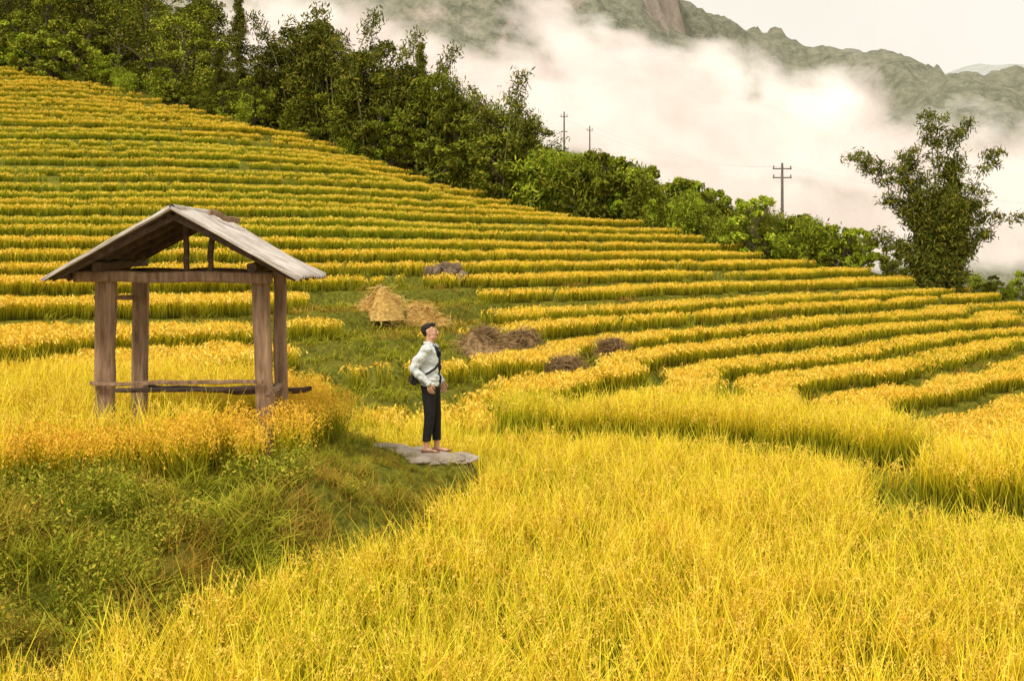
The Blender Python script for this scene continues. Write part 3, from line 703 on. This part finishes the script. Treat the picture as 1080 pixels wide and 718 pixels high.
# ------------------------------------------------------------------ wooden shelter
WOOD = simple('weathered_wood', (.15, .085, .05), (.44, .29, .18), 5, .85, .7, (4, 4, .5), 14)
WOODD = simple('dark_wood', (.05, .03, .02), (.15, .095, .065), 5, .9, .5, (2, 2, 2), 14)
SHEET = simple('roof_sheet', (.36, .30, .26), (.76, .71, .66), 3, .75, .3)
she = bpy.data.objects.new('wooden_shelter', None); scene.collection.objects.link(she)
def beam(name, p0, p1, w, d, mat=WOOD, segs=8, jit=.008, up=(0, 1, 0)):
    p0 = np.array(p0, float); p1 = np.array(p1, float); T = p1-p0; T /= np.linalg.norm(T)
    a = np.cross(T, up); a /= np.linalg.norm(a); b_ = np.cross(a, T)
    sec = np.array([(-.5, -.36), (-.36, -.5), (.36, -.5), (.5, -.36), (.5, .36), (.36, .5), (-.36, .5), (-.5, .36)])
    mb = MB(); V = []; ox = 0; oy = 0
    for i in range(segs+1):
        c_ = p0+(p1-p0)*i/segs; ox += R.normal()*jit; oy += R.normal()*jit; s_ = 1+R.normal()*.03
        for (u, v) in sec: V.append(c_+a*(u*w*s_+ox)+b_*(v*d*s_+oy)+R.normal(size=3)*.002)
    F = [(i*8+j, i*8+(j+1) % 8, (i+1)*8+(j+1) % 8, (i+1)*8+j) for i in range(segs) for j in range(8)]
    mb.add(V, F); mb.f += [list(range(7, -1, -1)), [segs*8+j for j in range(8)]]; mb.m += [0, 0]
    return link(name, mb.mesh(name, [mat]), she)
gb = -2.6
beam('post_front_left', (-4.86, 17, gb), (-4.85, 17, -.2), .22, .17)
beam('post_front_right', (-2.93, 17, gb), (-3.04, 17, -.2), .20, .17)
beam('post_back_left', (-4.87, 18.45, gb), (-4.88, 18.45, -.2), .19, .16)
beam('post_back_right', (-2.94, 18.3, gb), (-3.02, 18.3, -.2), .15, .15)
beam('tie_beam_front', (-5.2, 16.88, -.235), (-2.85, 16.88, -.265), .13, .10, up=(0, 1, 0))
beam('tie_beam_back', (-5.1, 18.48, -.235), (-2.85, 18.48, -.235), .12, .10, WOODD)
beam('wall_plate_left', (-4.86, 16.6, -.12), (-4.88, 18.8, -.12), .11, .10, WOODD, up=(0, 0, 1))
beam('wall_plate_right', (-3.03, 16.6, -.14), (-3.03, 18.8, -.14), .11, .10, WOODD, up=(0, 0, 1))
AX = -3.90; AZ = .52
beam('king_post_left', (-3.86, 16.88, -.17), (-3.86, 16.88, .40), .06, .07, WOODD)
beam('king_post_right', (-3.58, 16.88, -.18), (-3.58, 16.88, .28), .06, .07, WOODD)
beam('side_rail_left', (-4.95, 17, -.50), (-4.95, 18.4, -.50), .07, .06, up=(0, 0, 1))
beam('bench_rail_front', (-5.0, 16.86, -1.50), (-2.95, 16.86, -1.49), .045, .05, segs=12, jit=.006)
beam('bench_rail_back', (-4.95, 18.6, -1.68), (-2.62, 18.6, -1.70), .07, .08, WOODD, segs=12, jit=.012)
beam('bench_plank', (-4.9, 17.6, -1.66), (-2.95, 17.6, -1.63), .04, .3, WOODD, segs=10)
beam('bench_rail_right', (-2.9, 16.9, -1.62), (-2.95, 18.5, -1.64), .06, .06, up=(0, 0, 1))
for i, Y in enumerate([16.42, 16.95, 17.5, 18.1, 18.6]):
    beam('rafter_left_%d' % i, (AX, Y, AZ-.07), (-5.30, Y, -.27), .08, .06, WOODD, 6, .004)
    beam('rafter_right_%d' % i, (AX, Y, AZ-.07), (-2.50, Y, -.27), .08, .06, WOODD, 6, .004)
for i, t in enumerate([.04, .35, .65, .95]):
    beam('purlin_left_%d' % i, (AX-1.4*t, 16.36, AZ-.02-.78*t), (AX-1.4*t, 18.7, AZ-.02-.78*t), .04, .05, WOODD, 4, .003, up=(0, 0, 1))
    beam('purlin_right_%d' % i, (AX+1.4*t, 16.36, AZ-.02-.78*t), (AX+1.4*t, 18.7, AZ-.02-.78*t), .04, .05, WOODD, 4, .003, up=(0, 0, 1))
def roofside(name, sgn):
    yy = np.linspace(16.26, 18.75, 140); ss_ = np.linspace(0, 1, 14); mb = MB()
    V = []; nx = len(yy)
    for layer in (0, 1):
        for s_ in ss_:
            sag = .025*math.sin(s_*3.1)
            wob = .012*np.sin(yy*3+s_*7)
            z = AZ+.035-.80*s_-sag+.016*np.sin(yy*2*np.pi/.13)+wob-(.022 if layer else 0)
            x_ = AX+sgn*(1.46*s_+.012*np.sin(yy*9)*(s_ > .95))
            V += [(xx, y_, zz) for xx, y_, zz in zip(np.broadcast_to(x_, yy.shape), yy, z)]
    nr = len(ss_); F = []; Mi = []
    q = nr*nx
    for i in range(nr-1):
        for j in range(nx-1):
            a_ = i*nx+j
            F.append((a_, a_+1, a_+nx+1, a_+nx)); F.append((q+a_, q+a_+nx, q+a_+nx+1, q+a_+1)); Mi += [0, 1]
    for i in range(nr-1):
        for j in (0, nx-1): a_ = i*nx+j; F.append((a_, a_+nx, q+a_+nx, q+a_)); Mi.append(0)
    for j in range(nx-1): a_ = (nr-1)*nx+j; F.append((a_, a_+1, q+a_+1, q+a_)); Mi.append(0)
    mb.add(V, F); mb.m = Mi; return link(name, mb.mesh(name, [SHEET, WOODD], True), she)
roofside('roof_left', -1); roofside('roof_right', 1)
for nm, sg in (('left', -1), ('right', 1)):
    beam('barge_board_'+nm, (AX+sg*.01, 16.235, AZ+.035), (AX+sg*1.47, 16.235, -.275), .035, .03, SHEET, 8, .002)
mb = MB(); mb.tube([(AX, 16.3, AZ+.04), (AX, 17.4, AZ+.035), (AX, 18.7, AZ+.04)], .035, 10); link('ridge_cap', mb.mesh('ridge_cap', [SHEET], True), she)
beam('loose_roof_board', (AX+.12, 17.8, AZ+.02), (AX+.36, 18.4, AZ-.10), .07, .03, WOOD)
# ------------------------------------------------------------------ the man
def blob_mesh(name, spheres, voxel, mats, smooth=6, M=None, cut=None):
    bm = bmesh.new()
    for (c, r) in spheres:
        r = (r, r, r) if np.isscalar(r) else r
        bmesh.ops.create_icosphere(bm, subdivisions=2, radius=1, matrix=Matrix.Translation(c) @ Matrix.Diagonal((*r, 1)))
    me = bpy.data.meshes.new(name+'_t'); bm.to_mesh(me); bm.free()
    o = link(name+'_t', me); md = o.modifiers.new('r', 'REMESH'); md.mode = 'VOXEL'; md.voxel_size = voxel
    ms = o.modifiers.new('s', 'SMOOTH'); ms.iterations = smooth; ms.factor = .5
    dg = bpy.context.evaluated_depsgraph_get(); me2 = bpy.data.meshes.new_from_object(o.evaluated_get(dg)); bpy.data.objects.remove(o)
    me2.name = name; me2.materials.clear()
    for m_ in mats: me2.materials.append(m_)
    if cut is not None:
        bm = bmesh.new(); bm.from_mesh(me2)
        for (co, no) in cut:
            g_ = bmesh.ops.bisect_plane(bm, geom=bm.verts[:]+bm.edges[:]+bm.faces[:], plane_co=co, plane_no=no, clear_outer=True)
            bmesh.ops.edgeloop_fill(bm, edges=[e_ for e_ in g_['geom_cut'] if isinstance(e_, bmesh.types.BMEdge)])
        bm.to_mesh(me2); bm.free()
    if M is not None: me2.transform(M)
    me2.polygons.foreach_set('use_smooth', np.ones(len(me2.polygons), bool)); me2.update()
    return me2
def cap(a, b, ra, rb, n=10):
    a = np.array(a, float); b = np.array(b, float); o = []
    for i in range(n+1):
        t = i/n; r = np.array(ra)*(1-t)+np.array(rb)*t; o.append((tuple(a*(1-t)+b*t), tuple(r) if r.ndim else float(r)))
    return o
SKIN = simple('skin', (.58, .32, .20), (.68, .40, .26), 20, .55, .05)
HAIR = simple('hair', (.008, .006, .005), (.03, .022, .018), 60, .5, .6)
JACK = simple('denim_jacket', (.55, .62, .66), (.84, .87, .86), 9, .85, .8, None, 16)
SHIRT = simple('dark_shirt', (.012, .016, .03), (.03, .035, .06), 20, .9, .3)
PANT = simple('black_trousers', (.008, .007, .008), (.02, .018, .02), 20, .8, .5, None, 12)
BAG = simple('black_bag', (.006, .006, .007), (.02, .02, .022), 30, .5, .2)
SHOE = simple('shoe_leather', (.14, .07, .04), (.26, .14, .08), 30, .6, .2)
EYE = simple('eye_white', (.7, .68, .65), (.75, .72, .7), 3, .3, 0); IRIS = simple('iris', (.01, .008, .006), (.02, .015, .01), 3, .2, 0); LIP = simple('lips', (.38, .15, .11), (.42, .18, .13), 3, .5, 0)
man = bpy.data.objects.new('man', None); scene.collection.objects.link(man)
mxp, myp = (454-540)/FP*19.05, 19.05
man.location = (mxp, myp, -2.632); man.rotation_euler[2] = math.radians(-14)
def side(s):
    if s < 0: return dict(sh=(-.01, -.20, 1.385), el=(-.16, -.27, 1.135), wr=(.02, -.215, .965))
    return dict(sh=(-.01, .20, 1.385), el=(-.09, .265, 1.12), wr=(.08, .21, .955))
jk = [((0, 0, 1.27), (.135, .180, .17)), ((-.015, 0, 1.36), (.115, .185, .09)), ((0, 0, 1.12), (.138, .172, .16)), ((.0, 0, .99), (.148, .182, .11)), ((0, 0, .93), (.150, .185, .08)),
      ((-.02, 0, 1.44), (.075, .09, .05))]
jk += cap((-.01, -.18, 1.395), (-.01, .18, 1.395), .065, .065, 12)
jk += cap((-.03, -.06, 1.455), (-.03, .06, 1.455), .045, .045, 6)
for s in (-1, 1):
    q = side(s); jk += cap(q['sh'], q['el'], .080, .064, 14)+cap(q['el'], q['wr'], .064, .047, 12)
jme = blob_mesh('jacket', jk, .008, [JACK, SHIRT], 5, cut=None)
bm = bmesh.new(); bm.from_mesh(jme)
g_ = bmesh.ops.bisect_plane(bm, geom=bm.verts[:]+bm.edges[:]+bm.faces[:], plane_co=(0, 0, .895), plane_no=(0, 0, -1), clear_outer=True)
bmesh.ops.edgeloop_fill(bm, edges=[e_ for e_ in g_['geom_cut'] if isinstance(e_, bmesh.types.BMEdge)])
vc = np.array([v.co for v in bm.verts]); a1 = fbm(vc[:, 0]*9+vc[:, 1]*4+20, vc[:, 2]*13+vc[:, 1]*6+20, 3)-.5
for v, q_ in zip(bm.verts, a1): v.co += v.normal*(.06*float(q_))
for f in bm.faces:
    c_ = f.calc_center_median()
    if c_.x > .05 and abs(c_.y+.01) < .036+.04*max(0, (c_.z-.95))/.5+.004*math.sin(c_.z*40) and c_.z > .90: f.material_index = 1
for v in bm.verts:
    if v.link_faces and all(f.material_index == 1 for f in v.link_faces): v.co.x -= .014
bm.to_mesh(jme); bm.free()
link('jacket', jme, man)
pt = [((0, 0, .90), (.122, .162, .11)), ((-.03, 0, .90), (.11, .15, .10))]
for s, kx, ax, hx in ((-1, .015, -.03, 0), (1, .05, .06, .01)):
    pt += cap((hx, s*.082, .87), (kx, s*.092, .49), (.102, .088, .09), .074, 18)+cap((kx, s*.092, .49), (ax, s*.09, .14), .072, .060, 16)
pme = blob_mesh('trousers', pt, .008, [PANT], 4, cut=[((0, 0, .165), (0, 0, -1))])
link('trousers', pme, man)
body = []
for s, ax in ((-1, -.03), (1, .06)):
    body += cap((ax+.004, s*.09, .30), (ax, s*.09, .08), .05, .038, 12)+cap((ax-.02, s*.09, .05), (ax+.13, s*.10, .03), .034, (.04, .04, .022), 8)
for s in (-1, 1):
    q = side(s); w_ = np.array(q['wr']); e_ = np.array(q['el']); body += cap(e_, w_+(w_-e_)*.12, .04, .028, 10)+cap(q['sh'], q['el'], .045, .04, 10)
body += [((0, 0, 1.2), (.09, .13, .2)), ((0, 0, .98), (.09, .13, .14))]+cap((0, 0, .9), (0, 0, 1.3), .08, .09)
body += cap((-.03, 0, 1.38), (.0, 0, 1.53), .062, .055, 8)
for s, ax in ((-1, -.03), (1, .06)): body += cap((0, s*.07, .88), (ax+.004, s*.09, .3), .06, .045, 14)
link('body', blob_mesh('body', body, .008, [SKIN], 4), man)
sh_ = []
for s, ax in ((-1, -.03), (1, .06)):
    sh_ += cap((ax-.035, s*.093, .03), (ax+.09, s*.103, .028), (.038, .04, .034), (.048, .046, .028), 8)+cap((ax+.09, s*.103, .026), (ax+.165, s*.105, .022), (.048, .046, .026), (.036, .038, .02), 5)
link('shoes', blob_mesh('shoes', sh_, .005, [SHOE], 3, cut=[((0, 0, 0), (0, 0, -1))]), man)
hc = Vector((.02, 0, 1.53)); MT = Matrix.Translation(hc) @ Matrix.Rotation(math.radians(-9), 4, 'Y') @ Matrix.Translation(-hc)
hd = [((-.005, 0, 1.645), (.098, .074, .082)), ((.02, 0, 1.60), (.078, .066, .075)), ((.035, 0, 1.555), (.06, .052, .045)), ((.068, 0, 1.532), (.026, .028, .02)),
      ((.075, 0, 1.625), (.03, .05, .025)), ((.088, 0, 1.572), (.016, .024, .016)), ((.02, .03, 1.545), (.055, .03, .03)), ((.02, -.03, 1.545), (.055, .03, .03))]
hd += cap((.098, 0, 1.625), (.118, 0, 1.592), .009, .012, 6)+[((.108, .012, 1.588), (.010, .009, .008)), ((.108, -.012, 1.588), (.010, .009, .008)), ((.078, .036, 1.59), (.02, .018, .018)), ((.078, -.036, 1.59), (.02, .018, .018))]
for s in (-1, 1): hd += cap((.0, s*.076, 1.63), (.008, s*.074, 1.585), (.02, .010, .018), (.012, .009, .012), 5)
hd += cap((-.02, 0, 1.49), (0, 0, 1.57), .055, .055, 5)
link('head', blob_mesh('head', hd, .004, [SKIN], 3, M=MT), man)
hr = [((-.022, 0, 1.672), (.095, .077, .066)), ((-.042, 0, 1.635), (.070, .075, .062)), ((.02, 0, 1.708), (.072, .060, .030)), ((.062, 0, 1.700), (.036, .052, .026)), ((.0, .01, 1.722), (.066, .048, .020)), ((-.055, 0, 1.60), (.040, .058, .034))]
for i in range(26):
    a = R.uniform(-1, 1); hr += cap((R.uniform(-.06, .05), a*.045, 1.710), (R.uniform(.0, .100), a*.05, 1.728+R.uniform(-.015, .012)), .011, .006, 5)
link('hair', blob_mesh('hair', hr, .005, [HAIR], 2, M=MT), man)
ey = []; ir = []
for s in (-1, 1): ey.append(((.089, s*.030, 1.612), (.010, .014, .006))); ir.append(((.0965, s*.030, 1.612), (.004, .006, .0055)))
link('eyes', blob_mesh('eyes', ey, .002, [EYE], 1, M=MT), man); link('irises', blob_mesh('irises', ir, .0015, [IRIS], 1, M=MT), man)
br = []
for s in (-1, 1): br += cap((.102, s*.014, 1.630), (.090, s*.046, 1.630), .004, .003, 8)
link('eyebrows', blob_mesh('eyebrows', br, .002, [HAIR], 1, M=MT), man)
link('lips', blob_mesh('lips', cap((.101, -.017, 1.566), (.104, 0, 1.568), .004, .0065, 5)+cap((.104, 0, 1.568), (.101, .017, 1.566), .0065, .004, 5)+cap((.100, -.014, 1.559), (.100, .014, 1.559), .0055, .0055, 6), .002, [LIP], 1, M=MT), man)
for s in (-1, 1):
    q = side(s); w_ = np.array(q['wr']); e_ = np.array(q['el']); d = np.array([.35, -s*.12, -.93]); d /= np.linalg.norm(d)
    fw = np.array([.93, 0, .35]); outn = np.array([0, s*1., 0])
    p0 = w_+np.array([.012, s*.004, -.02])
    hs_ = []
    for j in range(4):
        o_ = fw*(-.030+.020*j); hs_ += cap(p0, p0+o_+d*.085, .020, .0115, 8)
        L = [.030, .038, .042, .036][j]; k0 = p0+o_+d*.085
        d2 = d*.93-outn*.30; d3 = d*.75-outn*.62+fw*.05; d4 = d*.45-outn*.85
        k1_ = k0+d2*L; k2_ = k1_+d3*L*.65; k3 = k2_+d4*L*.5
        hs_ += cap(k0, k1_, .0098, .0088, 5)+cap(k1_, k2_, .0088, .008, 4)+cap(k2_, k3, .008, .0068, 3)
    t0 = p0+fw*.018+d*.02; t1 = t0+fw*.032+d*.028; t2 = t1+fw*.010+d*.030; t3 = t2+d*.022-outn*.006
    hs_ += cap(t0, t1, .014, .012, 5)+cap(t1, t2, .0115, .0098, 4)+cap(t2, t3, .0095, .0078, 4)
    hs_ += cap(w_-(w_-e_)*.1, p0, .026, .024, 5)
    link('hand_right' if s < 0 else 'hand_left', blob_mesh('hand', hs_, .0035, [SKIN], 2), man)
mb = MB()
for s in (-1, 1):
    q = side(s); w_ = np.array(q['wr']); e_ = np.array(q['el']); u = (w_-e_)/np.linalg.norm(w_-e_)
    mb.tube([w_+u*.012, w_+u*.02, w_+u*.045, w_+u*.05], [.036, .048, .047, .036], 16)
cr = [(-.035+.085*math.cos(a), .088*math.sin(a), 1.475-.05*max(0, math.cos(a))) for a in np.linspace(-2.6, 2.6, 24)]
mb.tube([(c_[0]*1., c_[1], c_[2]) for c_ in cr[3:-3]][::1], .016, 8)
link('collar_and_cuffs', mb.mesh('collar', [JACK], True), man)
bm = bmesh.new(); bmesh.ops.create_cube(bm, size=1, matrix=Matrix.Translation((-.19, -.14, .99)) @ Matrix.Rotation(.6, 4, 'Z') @ Matrix.Rotation(.15, 4, 'Y') @ Matrix.Diagonal((.10, .22, .15, 1)))
bmesh.ops.bevel(bm, geom=bm.edges[:]+bm.verts[:], offset=.028, segments=4, affect='EDGES')
me = bpy.data.meshes.new('sling_bag'); bm.to_mesh(me); bm.free(); me.materials.append(BAG); link('sling_bag', me, man)
bmj = bmesh.new(); bmj.from_mesh(jme); bvh = BVHTree.FromBMesh(bmj)
key = np.array([(-.13, -.15, 1.03), (.02, -.2, 1.07), (.13, -.10, 1.16), (.15, .0, 1.26), (.12, .08, 1.37), (.02, .11, 1.47), (-.09, .09, 1.43), (-.15, 0, 1.27), (-.14, -.08, 1.13), (-.13, -.13, 1.04)])
tt_ = np.linspace(0, len(key)-1, 60); path_ = np.stack([np.interp(tt_, np.arange(len(key)), key[:, i]) for i in range(3)], 1)
V = []
for i, p in enumerate(path_):
    co, no, _, _ = bvh.find_nearest(Vector(p)); V.append((np.array(co)+np.array(no)*.007, np.array(no)))
mb = MB(); vv = []
for i, (c_, n_v) in enumerate(V):
    T = V[min(i+1, 59)][0]-V[max(i-1, 0)][0]; T /= np.linalg.norm(T)+1e-9; sd = np.cross(T, n_v); sd /= np.linalg.norm(sd)+1e-9
    vv += [c_-sd*.014, c_+sd*.014, c_+sd*.014+n_v*.005, c_-sd*.014+n_v*.005]
F = [(i*4+j, i*4+(j+1) % 4, (i+1)*4+(j+1) % 4, (i+1)*4+j) for i in range(59) for j in range(4)]
mb.add(vv, F); link('bag_strap', mb.mesh('bag_strap', [BAG]), man)
# ------------------------------------------------------------------ light, sky, camera
w = bpy.data.worlds.new('World'); scene.world = w; w.use_nodes = True; nt = w.node_tree; nt.nodes.clear()
out = nt.nodes.new('ShaderNodeOutputWorld'); bg = nt.nodes.new('ShaderNodeBackground'); sk = nt.nodes.new('ShaderNodeTexSky')
sk.sky_type = 'NISHITA'; sk.sun_disc = False; sk.sun_elevation = math.radians(50); sk.sun_rotation = math.radians(215)
tc = nt.nodes.new('ShaderNodeTexCoord'); nz = noise(nt, 2.2, 6, .55, tc.outputs['Generated'])
cl = mixc(nt, math_(nt, 'MULTIPLY_ADD', nz, 2, -.5, clamp=True), (10.2, 9.4, 8.1), (11.2, 10.5, 9.2))
c = mixc(nt, .9, sk.outputs[0], cl)
nt.links.new(c, bg.inputs[0]); bg.inputs[1].default_value = .1; nt.links.new(bg.outputs[0], out.inputs[0])
sl = bpy.data.lights.new('sun', 'SUN'); sl.energy = 2.6; sl.angle = math.radians(14); sl.color = (1, .92, .78)
so = bpy.data.objects.new('sun', sl); scene.collection.objects.link(so); so.rotation_euler = (math.radians(40), 0, math.radians(-35))
cd = bpy.data.cameras.new('camera'); cd.sensor_width = 36; cd.lens = 50; cd.clip_end = 9000; cd.clip_start = .1; cd.shift_y = -(359-HY)/1080.
co = bpy.data.objects.new('camera', cd); scene.collection.objects.link(co); co.rotation_euler = (math.pi/2, 0, 0); scene.camera = co
scene.view_settings.view_transform = 'Standard'; scene.view_settings.look = 'None'; scene.view_settings.exposure = 0
